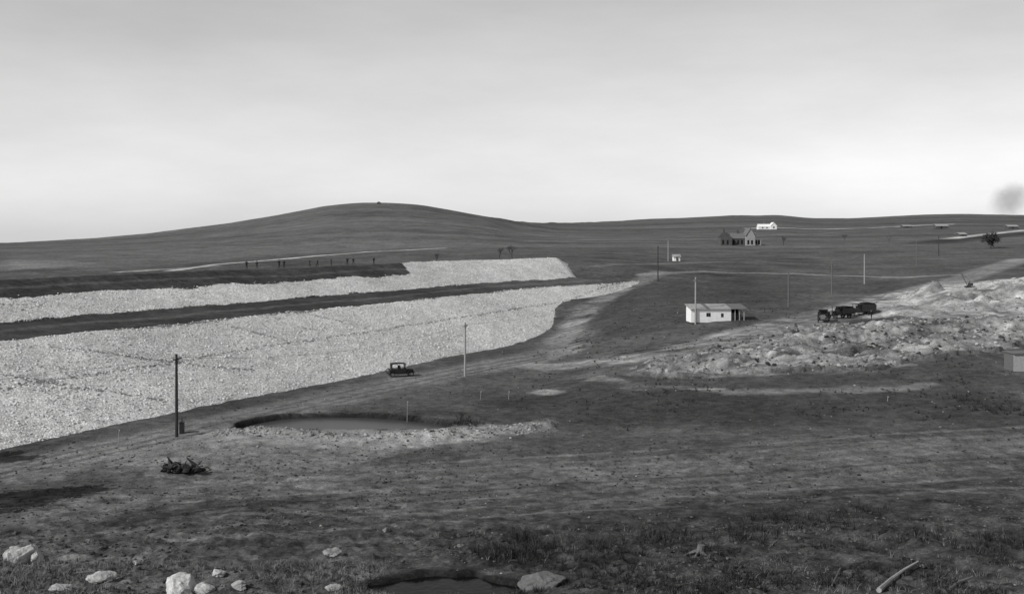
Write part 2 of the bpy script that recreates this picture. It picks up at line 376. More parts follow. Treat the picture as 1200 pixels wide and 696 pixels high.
s=rng.uniform(-70,150,n); p=np.where(rng.random(n)<.66,rng.uniform(-.8,23,n),rng.uniform(38.8,57,n))
pe=p+8*sst(85,130,s); ub=np.interp(s,[60,76,84,90],[48,48,57,58])
ok=(pe<23)|((pe>39)&(pe<ub+rng.normal(0,.5,n)))
s,p=s[ok],p[ok]; x,y=xy_of(s,p); z=damz(s,p)+dmic(x,y)
sz=.06+.13*rng.random(len(s))**2.5
ok=z>base(x,y)-.2
rocks('riprap_stones',np.stack([x,y,z+sz*.1],1)[ok],sz[ok],rng.uniform(.48,.8,len(s))[ok])
def scatter_poly(pl,n):
    pl=np.array(pl)
    x=rng.uniform(pl[:,0].min(),pl[:,0].max(),n*3); y=rng.uniform(pl[:,1].min(),pl[:,1].max(),n*3)
    k=inpoly(x,y,[tuple(q) for q in pl]); return x[k][:n],y[k][:n]
xs,ys=scatter_poly(RUB,3600); sz=.06+.34*rng.random(len(xs))**5
rocks('quarry_rubble',np.stack([xs,ys,micro(xs,ys)+sz*.2],1),sz,np.where(rng.random(len(xs))<.3,.05,rng.uniform(.12,.42,len(xs))))
pl=[]
for i in range(1500):
    k=rng.integers(0,len(SPOIL)-1); f=rng.random(); a,b=SPOIL[k],SPOIL[k+1]
    pl.append((a[0]+(b[0]-a[0])*f+rng.normal(0,.8),a[1]+(b[1]-a[1])*f+rng.normal(0,1.3)))
pl=np.array(pl); sz=.04+.16*rng.random(len(pl))**4
rocks('spoil_bank_stones',np.stack([pl[:,0],pl[:,1],micro(pl[:,0],pl[:,1])+sz*.2],1),sz,rng.uniform(.1,.4,len(pl)))
n=8000; yy=np.exp(rng.uniform(math.log(38),math.log(210),n)); xx=rng.uniform(-.56,.56,n)*yy
s,p=sp(xx,yy); k=(p<-2)&~inpoly(xx,yy,PUD)&~inpoly(xx,yy,POND); xx,yy=xx[k],yy[k]
sz=(.025+.1*rng.random(len(xx))**5)*np.clip(yy/90,.6,1.5)
rocks('scattered_stones',np.stack([xx,yy,micro(xx,yy)+sz*.2],1),sz,np.where(rng.random(len(xx))<.6,.035,rng.uniform(.1,.32,len(xx))))
# clods of churned soil in the near ground
n=22000; yy=np.exp(rng.uniform(math.log(40),math.log(95),n)); xx=rng.uniform(-.56,.56,n)*yy
k=(fbm(xx/6,yy/6,3,150)+rng.normal(0,.15,n)>.02)&~inpoly(xx,yy,PUD); xx,yy=xx[k],yy[k]; s,p=sp(xx,yy); k=p<-3; xx,yy=xx[k],yy[k]
sz=.03+.13*rng.random(len(xx))**4
rocks('soil_clods',np.stack([xx,yy,micro(xx,yy)+sz*.1],1),sz,rng.uniform(.035,.13,len(xx)))
pts=[];
for (cx,cy),r,h in PW[:9]:
    for i in range(130):
        a=rng.random()*6.28; q=r*rng.random()**.5*1.1; pts.append((cx+math.cos(a)*q,cy+math.sin(a)*q))
pts=np.array(pts); sz=.06+.22*rng.random(len(pts))**4
rocks('stockpile_stones',np.stack([pts[:,0],pts[:,1],micro(pts[:,0],pts[:,1])+sz*.2],1),sz,rng.uniform(.12,.4,len(pts)))
# boulders
import bmesh
def boulder(px,py,wpx,tn,flat=.6,name='boulder'):
    c=place(px,py); r=wpx*c.y/F/2
    bm=bmesh.new(); bmesh.ops.create_icosphere(bm,subdivisions=4,radius=1)
    o=random.random()*90
    P=np.array([v.co[:] for v in bm.verts])
    for _ in range(9):   # chop facets like broken limestone
        nn=np.array([random.gauss(0,1) for _ in range(3)]); nn/=np.linalg.norm(nn); dcut=random.uniform(.5,.85)
        t_=P@nn; over=np.clip(t_-dcut,0,None); P-=over[:,None]*nn*.95
    q=fbm(P[:,0]*1.3+o,P[:,1]*1.3+P[:,2]*1.7+o,3,3); q2=fbm(P[:,0]*5+o,P[:,1]*5+P[:,2]*4,3,5)
    P*= (1+.3*q+.13*q2)[:,None]
    for i,v in enumerate(bm.verts): v.co=Vector((P[i,0]*r,P[i,1]*r*.8,P[i,2]*r*flat))
    me=bpy.data.meshes.new(name); bm.to_mesh(me); bm.free(); me.materials.append(M_stone)
    at=me.attributes.new('tone','FLOAT','POINT'); at.data.foreach_set('value',[tn]*len(me.vertices))
    ob=link(bpy.data.objects.new(name,me)); ob.location=c+Vector((0,0,r*flat*.2)); ob.rotation_euler=(0,0,random.random()*6)
for b in [(24,655,40,.5,.85),(44,657,24,.42,.9),(212,692,60,.55,.5),(238,693,36,.5,.4),(120,678,34,.45,.4),(258,673,18,.45,.8),(72,692,30,.35,.5),(390,650,30,.28,.5),(637,686,54,.15,.5),(390,691,20,.4,.5),(105,634,10,.25,.6),(452,622,12,.2,.5),(160,660,12,.4,.5),(700,640,10,.2,.5),(478,594,24,.16,.25),(280,688,22,.35,.5),(540,640,10,.14,.5)]:
    boulder(*b)
# ---------------- grass
def tufts(name,XY,h,nb_,tn,lean=.5,wd=.02):
    n=len(XY); base_=np.stack([XY[:,0],XY[:,1],micro(XY[:,0],XY[:,1])-.03],1)
    B=np.repeat(base_,nb_,0); m=len(B); hh=np.repeat(h,nb_)*rng.uniform(.5,1.1,m)
    a=rng.random(m)*6.283; off=rng.random(m)*hh*.3
    B=B+np.stack([np.cos(a)*off,np.sin(a)*off,0*a],1)
    ln=rng.random(m)*lean; dr=np.stack([np.cos(a)*ln,np.sin(a)*ln,np.ones(m)],1)
    b=rng.random(m)*6.283; wv=np.stack([np.cos(b),np.sin(b),0*b],1)*wd*(.6+.8*rng.random(m))[:,None]
    mid=B+dr*hh[:,None]*.5; tip=B+dr*hh[:,None]+np.stack([np.cos(a),np.sin(a),-.6+0*a],1)*(ln*hh*.5)[:,None]
    V=np.stack([B-wv,B+wv,mid+wv*.7,mid-wv*.7,tip],1).reshape(-1,3)
    o=np.arange(m)[:,None]*5
    Fc=np.concatenate([np.stack([o[:,0],o[:,0]+1,o[:,0]+2],1),np.stack([o[:,0],o[:,0]+2,o[:,0]+3],1),np.stack([o[:,0]+3,o[:,0]+2,o[:,0]+4],1)])
    return npmesh(name,V,Fc,[M_blade],{'tone':np.repeat(np.repeat(tn,nb_)*rng.uniform(.7,1.3,m),5)},smooth=False)
def region(n,u0,u1,y0,y1,thr=-.1,sd=0,sca=5):
    y=np.exp(rng.uniform(math.log(y0),math.log(y1),n*3)); x=rng.uniform(u0,u1,n*3)*y
    k=fbm(x/sca,y/sca,3,sd)+rng.normal(0,.12,len(x))>thr; k&=~inpoly(x,y,PUD); return np.stack([x[k],y[k]],1)[:n]
q=region(2200,-.56,-.12,40,54,.05,101); tufts('dry_grass',q,rng.uniform(.15,.45,len(q)),9,rng.uniform(.06,.3,len(q)),.8,.012)
q=region(2000,.0,.56,40,60,.12,103,3); tufts('dark_weeds',q,rng.uniform(.15,.55,len(q)),10,rng.uniform(.02,.06,len(q)),.9,.015)
q=region(1100,-.1,.56,40,64,.1,108,3); tufts('pale_weeds',q,rng.uniform(.2,.5,len(q)),5,rng.uniform(.08,.26,len(q)),.8,.01)
q=region(420,.0,.56,100,135,.15,104); tufts('bank_weeds',q,rng.uniform(.2,.5,len(q)),8,rng.uniform(.025,.05,len(q)),1,.03)
q=region(320,.02,.3,135,240,.15,106); tufts('field_weeds',q,rng.uniform(.2,.45,len(q)),8,rng.uniform(.03,.06,len(q)),1,.04)
q=region(300,-.4,.2,80,115,.2,109); s_,p_=sp(q[:,0],q[:,1]); q=q[(p_<-3)&~inpoly(q[:,0],q[:,1],POND)]; tufts('pond_side_weeds',q,rng.uniform(.1,.35,len(q)),7,rng.uniform(.02,.06,len(q)),1,.02)
pts=[]
for px,py,r,nn in ((600,652,1.5,70),(612,632,1.0,30),(640,645,1.6,30),(700,640,1.4,30),(760,636,1.6,24),(780,625,1.6,30),(870,628,2.0,36),(950,610,2.2,40),(1010,600,1.6,24),(1060,625,2,30),(1150,640,2.4,40),(545,496,1.6,40),(905,610,1.6,20),(1170,480,2.5,40),(1140,470,2,25),(1000,430,2,20)):
    c=place(px,py)
    for i in range(nn): pts.append((c.x+random.gauss(0,r*.6),c.y+random.gauss(0,r*.6)))
pts=np.array(pts); tufts('shrub_clumps',pts,rng.uniform(.3,1.1,len(pts)),14,rng.uniform(.02,.07,len(pts)),.9,.014)
# ---------------- water
def water(name,pl,zz,c0,ro,spc):
    V=np.array([(a,b,zz) for a,b in pl]); c=V.mean(0); V=c+(V-c)*np.array([1.03,1.2,1])
    me=bpy.data.meshes.new(name); me.from_pydata([tuple(v) for v in V],[],[tuple(range(len(V)))])
    m,nt,b=newmat(name+'_surface'); b.inputs['Base Color'].default_value=(c0,c0,c0,1); b.inputs['Roughness'].default_value=ro; b.inputs['Specular IOR Level'].default_value=spc
    P=N(nt,'ShaderNodeNewGeometry').outputs['Position']; bu=N(nt,'ShaderNodeBump'); bu.inputs['Strength'].default_value=.3; bu.inputs['Distance'].default_value=.05
    nt.links.new(noise(nt,P,3,3),bu.inputs['Height']); nt.links.new(bu.outputs[0],b.inputs['Normal'])
    me.materials.append(m); link(bpy.data.objects.new(name,me))
pm=np.array(POND); water('pond_water',POND,float(np.median(base(pm[:,0],pm[:,1])))-.42,.055,.3,.2)
water('puddle_water',PUD,PUDZ,.006,.12,.1)
# ---------------- builder
class B:
    def __init__(s): s.v=[];s.f=[];s.m=[];s.mats=[]
    def mi(s,m):
        if m not in s.mats: s.mats.append(m)
        return s.mats.index(m)
    def add(s,vs,fs,m):
        o=len(s.v); s.v+= [tuple(v) for v in vs]; s.f+=[tuple(i+o for i in f) for f in fs]; s.m+=[s.mi(m)]*len(fs)
    def box(s,x0,x1,y0,y1,z0,z1,m): s.add([(x0,y0,z0),(x1,y0,z0),(x1,y1,z0),(x0,y1,z0),(x0,y0,z1),(x1,y0,z1),(x1,y1,z1),(x0,y1,z1)],[(0,3,2,1),(4,5,6,7),(0,1,5,4),(1,2,6,5),(2,3,7,6),(3,0,4,7)],m)
    def prism(s,prof,y0,y1,m):
        n=len(prof); s.add([(a,y0,b) for a,b in prof]+[(a,y1,b) for a,b in prof],[tuple(range(n)),tuple(range(2*n-1,n-1,-1))]+[(i,i+n,(i+1)%n+n,(i+1)%n) for i in range(n)],m)
    def tube(s,a,b,r0,r1,m,n=8):
        a=Vector(a);b=Vector(b);d=(b-a).normalized(); q=d.to_track_quat('Z','Y').to_matrix()
        vs=[];
        for c,r in ((a,r0),(b,r1)):
            for i in range(n):
                t=i/n*6.2832; vs.append(c+q@Vector((math.cos(t)*r,math.sin(t)*r,0)))
        s.add(vs,[(i,(i+1)%n,(i+1)%n+n,i+n) for i in range(n)]+[tuple(range(n-1,-1,-1)),tuple(range(n,2*n))],m)
    def wheel(s,x,y,z,r,w,mt,ms,n=20):
        vs=[];fs=[]
        for i in range(n):
            t=i/n*6.2832;c,q=math.cos(t),math.sin(t)
            for rr,yy in ((r,-w/2),(r,w/2),(r*.76,w/2),(r*.76,-w/2)): vs.append((x+c*rr,y+yy,z+q*rr))
        for i in range(n):
            j=(i+1)%n
            for k in range(4): l=(k+1)%4; fs.append((i*4+k,i*4+l,j*4+l,j*4+k))
        s.add(vs,fs,mt)
        for i in range(8):
            t=i/8*6.2832; s.tube((x,y,z),(x+math.cos(t)*r*.8,y,z+math.sin(t)*r*.8),r*.07,r*.05,ms,5)
        s.tube((x,y-w*.6,z),(x,y+w*.6,z),r*.17,r*.17,ms,8)
    def arc(s,x,y,z,r,w,a0,a1,th,m,n=9):
        prof=[]
        for i in range(n+1):
            t=math.radians(a0+(a1-a0)*i/n); prof.append((x+math.cos(t)*r,z+math.sin(t)*r))
        for i in range(n,-1,-1):
            t=math.radians(a0+(a1-a0)*i/n); prof.append((x+math.cos(t)*(r-th),z+math.sin(t)*(r-th)))
        k=n+1
        for i in range(n): 
            s.prism([prof[i],prof[i+1],prof[2*k-2-i],prof[2*k-1-i]],y-w/2,y+w/2,m)
    def obj(s,name,loc=(0,0,0),rz=0,parent=None):
        me=bpy.data.meshes.new(name); me.from_pydata(s.v,[],s.f)
        for m in s.mats: me.materials.append(m)
        me.polygons.foreach_set('material_index',s.m); me.update()
        bm=bmesh.new(); bm.from_mesh(me); bmesh.ops.recalc_face_normals(bm,faces=bm.faces); bm.to_mesh(me); bm.free()
        o=link(bpy.data.objects.new(name,me)); o.location=loc; o.rotation_euler=(0,0,rz)
        if parent: o.parent=parent
        return o
def empty(name,loc,rz=0):
    e=link(bpy.data.objects.new(name,None)); e.location=loc; e.rotation_euler=(0,0,rz); e.empty_display_size=.5; return e
# poles
def pole(px,by,ty,mat=M_pole,arm=True,dam=False):
    c=place(px,by); h=(by-ty)*c.y/F
    b=B(); b.tube((0,0,-.4),(random.uniform(-.1,.1),0,h),.17,.12,mat,10)
    if arm:
        b.box(-.8,.8,-.14,-.03,h-.55,h-.43,mat)
        for q in (-.7,-.35,.35,.7): b.tube((q,-.08,h-.43),(q,-.08,h-.28),.035,.03,M_grey,6)
        b.tube((-.45,-.08,h-.45),(0,-.05,h-1),.02,.02,M_iron,4); b.tube((.45,-.08,h-.45),(0,-.05,h-1),.02,.02,M_iron,4)
    b.obj('utility_pole',c,random.uniform(1.0,1.4)); return c+Vector((0,0,h-.3))
tops=[pole(207,512,415),pole(545,441,378,M_polew),pole(815,380,325,M_polew),pole(771,330,288),pole(783,306,282,M_polew),pole(924,360,320,M_wood),pole(975,345,308,M_wood),pole(1013,333,298,M_polew),pole(1074,312,281,M_wood),pole(1100,300,276)]
def wire(a,b,sag=1.2):
    w=B(); pr=None
    for i in range(21):
        f=i/20; p=a.lerp(b,f)-Vector((0,0,sag*4*f*(1-f)))
        if pr is not None: w.tube(pr,p,.012,.012,M_iron,4)
        pr=p
    w.obj('overhead_wire')
wire(Vector((-75,62,9)),tops[0]); wire(tops[0],tops[1],1.5); wire(tops[1],tops[2],1.2); wire(tops[2],tops[5],1); wire(tops[5],tops[6],.6); wire(tops[6],tops[7],.4)
for a,b_,t_ in [(139,520,503),(563,468,458),(477,500,470),(596,468,458),(1040,470,464)]:
    c=place(a,b_); w=B(); w.tube((0,0,-.2),(0.05,0,(b_-t_)*c.y/F),.04,.03,M_polew,6); w.tube((.03,0,(b_-t_)*c.y/F-.12),(.12,0,(b_-t_)*c.y/F-.1),.03,.03,M_white,5); w.obj('survey_stake',c)
c=place(212,508); w=B(); w.box(-.2,.2,-.2,.2,-.1,1.1,M_black); w.tube((0,0,1.2),(0,0,1.6),.05,.05,M_black); w.prism([(-.3,1.1),(.3,1.1),(0,1.25)],-.25,.25,M_black); w.obj('utility_box',c+Vector((.1,0,0)))
# ---------------- shed
c=place(835,377); c.z-=.15
e=empty('white_shed',c+Vector((0,1.5,0)),.06)
b=B(); L=-3.9;Rr=3.2
def wall_open(b,x0,x1,z0,z1,y0,y1,ops,m):
    ops=sorted(ops); cur=x0
    for a,c_,d,e_ in ops:
        if a>cur: b.box(cur,a,y0,y1,z0,z1,m)
        b.box(a,c_,y0+.002,y1-.002,z0,d,m); b.box(a,c_,y0+.002,y1-.002,e_,z1,m); cur=c_
    if cur<x1: b.box(cur,x1,y0,y1,z0,z1,m)
wall_open(b,L,Rr,0,2.35,-1.55,-1.45,[(-1.2,-.4,1.0,1.7),(1.4,1.9,.9,1.6)],M_white)
b.box(L,L+.1,-1.45,2,0,2.5,M_white); b.box(L,Rr,2,2.1,0,2.9,M_white); b.box(Rr-.1,Rr,-1.44,1.99,0,2.4,M_dark)  # right end wall coloured near-black for its shade
b.obj('walls',parent=e)
b=B(); b.box(-1.2,-.4,-1.49,-1.47,1,1.7,M_glass); b.box(-.82,-.78,-1.53,-1.5,1,1.7,M_wood); b.box(1.4,1.9,-1.49,-1.47,.9,1.6,M_glass); b.obj('windows',parent=e)
b=B()
for i in range(14): 
    x0=L-.25+i*.73; dz=.02*(i%2)
    b.add([(x0,-1.85,2.38+dz),(x0+.72,-1.85,2.38+dz),(x0+.72,2.4,3.0+dz),(x0,2.4,3.0+dz),(x0,-1.85,2.32+dz),(x0+.72,-1.85,2.32+dz),(x0+.72,2.4,2.94+dz),(x0,2.4,2.94+dz)],[(0,1,2,3),(7,6,5,4),(0,4,5,1),(1,5,6,2),(2,6,7,3),(3,7,4,0)],M_roof if i<10 and i!=4 else M_grey)
b.obj('roof',parent=e)
b=B()
for q,yy in ((3.9,-1.5),(4.7,-1.5),(5.5,-1.5),(5.5,.3),(5.5,2)): b.box(q-.07,q+.07,yy-.07,yy+.07,-.2,2.35+(yy+1.5)*.15,M_polew)
b.box(3.2,5.6,2.0,2.06,0,2.7,M_dark); b.box(4.0,5.3,-.5,1.5,0,1.3,M_black); b.box(3.3,3.8,-1.2,1.0,0,1.6,M_wood); b.obj('open_bay',parent=e)  # back of the bay coloured near-black for the shade under the roof
# ---------------- distant buildings
def gable(b,x0,x1,y0,y1,z0,z1,zr,mw,mr_,ov=.3,axis='x'):
    if axis=='x':
        ym=(y0+y1)/2
        b.box(x0,x1,y0,y1,z0,z1,mw)
        for xx in (x0,x1-.3): b.add([(xx,y0,z1),(xx,y1,z1),(xx,ym,zr),(xx+.3,y0,z1),(xx+.3,y1,z1),(xx+.3,ym,zr)],[(0,1,2),(5,4,3),(0,3,4,1),(1,4,5,2),(2,5,3,0)],mw)
        if mr_:
            for s_ in (y0-ov,y1+ov): b.add([(x0-ov,s_,z1-.1),(x1+ov,s_,z1-.1),(x1+ov,ym,zr+.05),(x0-ov,ym,zr+.05),(x0-ov,s_,z1+.1),(x1+ov,s_,z1+.1),(x1+ov,ym,zr+.25),(x0-ov,ym,zr+.25)],[(0,1,2,3),(4,5,6,7),(0,1,5,4),(1,2,6,5),(2,3,7,6),(3,0,4,7)],mr_)
    else:
        xm=(x0+x1)/2
        b.box(x0,x1,y0,y1,z0,z1,mw)
        for yy in (y0,y1-.3): b.add([(x0,yy,z1),(x1,yy,z1),(xm,yy,zr),(x0,yy+.3,z1),(x1,yy+.3,z1),(xm,yy+.3,zr)],[(0,1,2),(5,4,3),(0,3,4,1),(1,4,5,2),(2,5,3,0)],mw)
        if mr_:
            for s_ in (x0-ov,x1+ov): b.add([(s_,y0-ov,z1-.1),(s_,y1+ov,z1-.1),(xm,y1+ov,zr+.05),(xm,y0-ov,zr+.05),(s_,y0-ov,z1+.1),(s_,y1+ov,z1+.1),(xm,y1+ov,zr+.25),(xm,y0-ov,zr+.25)],[(0,1,2,3),(4,5,6,7),(0,1,5,4),(1,2,6,5),(2,3,7,6),(3,0,4,7)],mr_)
c=place(869,288); k=c.y/F
e=empty('stone_farmhouse',c+Vector((0,4,-.3)))
w_=48*k; b=B()
M_st2=plain('dark_masonry',.085,.4,1.2); M_st3=plain('pale_masonry',.3,.3,1.2)
gable(b,-w_*.5,-w_*.22,-3,5,0,10*k,17*k,M_st2,None,axis='y')
gable(b,-w_*.22,w_*.12,-1,6,0,9*k,15*k,M_st2,M_grey,axis='x')
gable(b,w_*.12,w_*.34,-3.5,6,0,12*k,21*k,M_st3,M_grey,axis='y')
b.box(w_*.34,w_*.5,-2,5,0,8*k,M_st3)
b.obj('walls_and_roofs',parent=e)
b=B(); b.box(-w_*.40,-w_*.35,1,2,8*k,21*k,M_st2); b.box(-w_*.05,w_*.0,2,3,12*k,19*k,M_st2); b.box(w_*.36,w_*.40,1,2,8*k,16*k,M_st3); b.obj('chimneys',parent=e)
b=B()
for x0,yy in ((-w_*.44,-3.05),(-w_*.33,-3.05),(-w_*.16,-1.05),(-w_*.05,-1.05),(w_*.04,-1.05),(w_*.17,-3.55),(w_*.26,-3.55),(w_*.38,-2.05),(w_*.45,-2.05)):
    b.box(x0-.5,x0+.5,yy,yy+.04,1.0,3.2,M_dark)
b.obj('window_openings',parent=e)
c=place(899,269); k=c.y/F
e=empty('white_farmhouse',c); b=B(); gable(b,-11*k,3*k,-3,4,0,3*k,6*k,M_white,M_white,axis='x'); gable(b,3*k,10*k,-4,4,0,4*k,8*k,M_white,M_white,axis='y'); b.obj('walls_and_roof',parent=e)
b=B(); b.box(-7*k,-5.5*k,-3.06,-3.02,1,2.2,M_dark); b.box(-2*k,-.5*k,-3.06,-3.02,1,2.2,M_dark); b.box(5.7*k,7.3*k,-4.06,-4.02,1,2.6,M_dark); b.box(-4*k,-3*k,.5,1.3,5*k,8.5*k,M_masonry); b.obj('windows_and_chimney',parent=e)
c=place(793,306); k=c.y/F
e=empty('small_outbuilding',c); b=B(); gable(b,-4*k,3.5*k,-1,2,0,5*k,7*k,M_white,M_roof,axis='x'); b.obj('walls_and_roof',parent=e); b=B(); b.box(-1*k,0.6*k,-1.05,-1.01,.1,4*k,M_dark); b.obj('door',parent=e)
for a,b_,ww,hh in ((1102,268,7,5),(1062,267,5,3),(1126,277,4,4),(1185,268,6,4)):
    c=place(a,b_); k=c.y/F; e=empty('distant_barn',c); b=B(); gable(b,-ww*k,ww*k,-4,4,0,hh*.6*k,hh*k,M_st2,M_roof,axis='x'); b.box(-ww*.3*k,0,-4.06,-4.01,0,hh*.5*k,M_dark); b.obj('walls_and_roof',parent=e)
# timber hut at right edge
c=place(1194,434); k=c.y/F; e=empty('timber_hut',c); b=B()
for i in range(9): b.box(-1.15+i*.32,-1.15+i*.32+.31,-1+.01*(i%2),-.94,0,2.2,M_crate)
b.box(-1.15,1.73,-.93,1.5,0,2.2,M_wood); b.obj('walls',parent=e); b=B(); b.prism([(-1.3,2.22),(1.9,2.22),(1.9,2.4),(-1.3,2.3)],-1.2,1.7,M_grey); b.obj('roof',parent=e)
# derrick
c=place(1134,337); b=B(); k=c.y/F
b.box(-.6,.6,-.5,.5,0,.4,M_iron); b.tube((0,0,.3),(-7*k,0,16*k),.09,.05,M_iron,6); b.tube((0,0,.3),(3*k,0,8*k),.08,.05,M_iron,6); b.tube((3*k,0,8*k),(-7*k,0,16*k),.03,.03,M_iron,4); b.tube((-7*k,0,16*k),(-7*k,0,11*k),.03,.03,M_iron,4); b.box(.2,1.1,-.45,.45,.4,1.1,M_iron); b.obj('derrick_crane',c)
# ---------------- vehicles
def car():
    b=B()
    for x in (-1.35,1.3):
        for y in (-.68,.68):
            b.wheel(x,y,.39,.39,.12,M_rubber,M_polew); b.arc(x,y,.39,.52,.26,10,170,.04,M_black)
    b.box(-.82,.75,-.82,-.58,.38,.42,M_black); b.box(-.82,.75,.58,.82,.38,.42,M_black)
    b.box(-1.8,1.75,-.4,.4,.42,.55,M_black)
    b.prism([(-1.75,.56),(.62,.56),(.62,1.12),(-1.2,1.16),(-1.75,1.0)],-.62,.62,M_black)
    b.prism([(.62,.56),(1.68,.56),(1.68,1.02),(.62,1.1)],-.36,.36,M_black)
    b.box(1.68,1.74,-.33,.33,.56,1.04,M_grey)
    for y in (-.42,.42): b.tube((1.72,y,.92),(1.86,y,.92),.09,.12,M_grey,10)
    for x,y in ((.55,-.58),(.55,.58),(-.35,-.58),(-.35,.58),(-1.35,-.56),(-1.35,.56)): b.tube((x,y,1.1),(x-.05,y,1.82),.035,.03,M_black,6)
    b.prism([(.62,1.8),(.5,1.88),(-.6,1.93),(-1.45,1.86),(-1.5,1.76),(-.6,1.85)],-.66,.66,M_cloth)
    b.prism([(-1.45,1.12),(-1.38,1.12),(-1.42,1.8),(-1.49,1.8)],-.6,.6,M_cloth)
    b.prism([(.58,1.12),(.61,1.12),(.56,1.8),(.53,1.8)],-.56,.56,M_glass)
    b.box(-.35,-.15,-.5,.5,1.1,1.5,M_cloth)
    b.wheel(-1.86,0,.85,.36,.12,M_rubber,M_polew)
    b.box(1.85,1.9,-.7,.7,.45,.52,M_grey)
    return b
c=place(470,441); car().obj('vintage_car',c+Vector((0,0,.02)),math.radians(18))
def truck(L=5.4,bedh=.9,cov=False):
    b=B(); r=.45
    for x,w_ in ((-1.5,.3),(1.75,.16)):
        for y in (-.8,.8): b.wheel(x,y,r,r,w_,M_rubber,M_iron)
        b.tube((x,-.8,r),(x,.8,r),.06,.06,M_iron)
    for y in (-.8,.8): b.arc(1.75,y,r,.6,.28,10,165,.04,M_black)
    b.box(-2.5,2.1,-.42,-.32,.6,.75,M_black); b.box(-2.5,2.1,.32,.42,.6,.75,M_black)
    b.prism([(1.2,.75),(2.25,.75),(2.25,1.3),(1.2,1.42)],-.42,.42,M_black); b.box(2.25,2.32,-.4,.4,.75,1.35,M_grey)
    for y in (-.5,.5): b.tube((2.2,y,1.05),(2.36,y,1.05),.09,.12,M_grey,10)
    b.box(.1,1.2,-.75,.75,.76,1.35,M_black)
    for x,y in ((.15,-.7),(.15,.7),(1.1,-.7),(1.1,.7)): b.box(x-.04,x+.04,y-.04,y+.04,1.35,2.15,M_black)
    b.box(.02,1.3,-.82,.82,2.15,2.23,M_black); b.box(.12,.16,-.66,.66,1.35,2.15,M_black); b.box(.25,.6,-.6,.6,1.35,1.75,M_cloth)
    z0=.85
    b.box(-2.7,0,-.95,.95,z0,z0+.1,M_black)
    for y in (-.95,.89): b.box(-2.7,0,y,y+.06,z0+.1,z0+.1+bedh,M_black)
    b.box(-2.7,-2.64,-.88,.88,z0+.1,z0+.1+bedh,M_black); b.box(-.06,0,-.88,.88,z0+.1,z0+.2+bedh,M_black)
    for i in range(5):
        for y in (-1.0,.96): b.box(-2.6+i*.6,-2.52+i*.6,y,y+.04,z0,z0+.12+bedh,M_iron)
    if cov: b.prism([(-2.6,z0+.1+bedh),(-.1,z0+.1+bedh),(-.4,z0+.35+bedh),(-1.6,z0+.45+bedh),(-2.4,z0+.3+bedh)],-.85,.85,M_dark)
    return b
truck(bedh=.7).obj('dump_truck',place(965,377),math.radians(250))
truck(bedh=.9,cov=True).obj('dump_truck',place(984,373),math.radians(205))
truck(bedh=1.2,cov=True).obj('dump_truck',place(1008,370),math.radians(186))
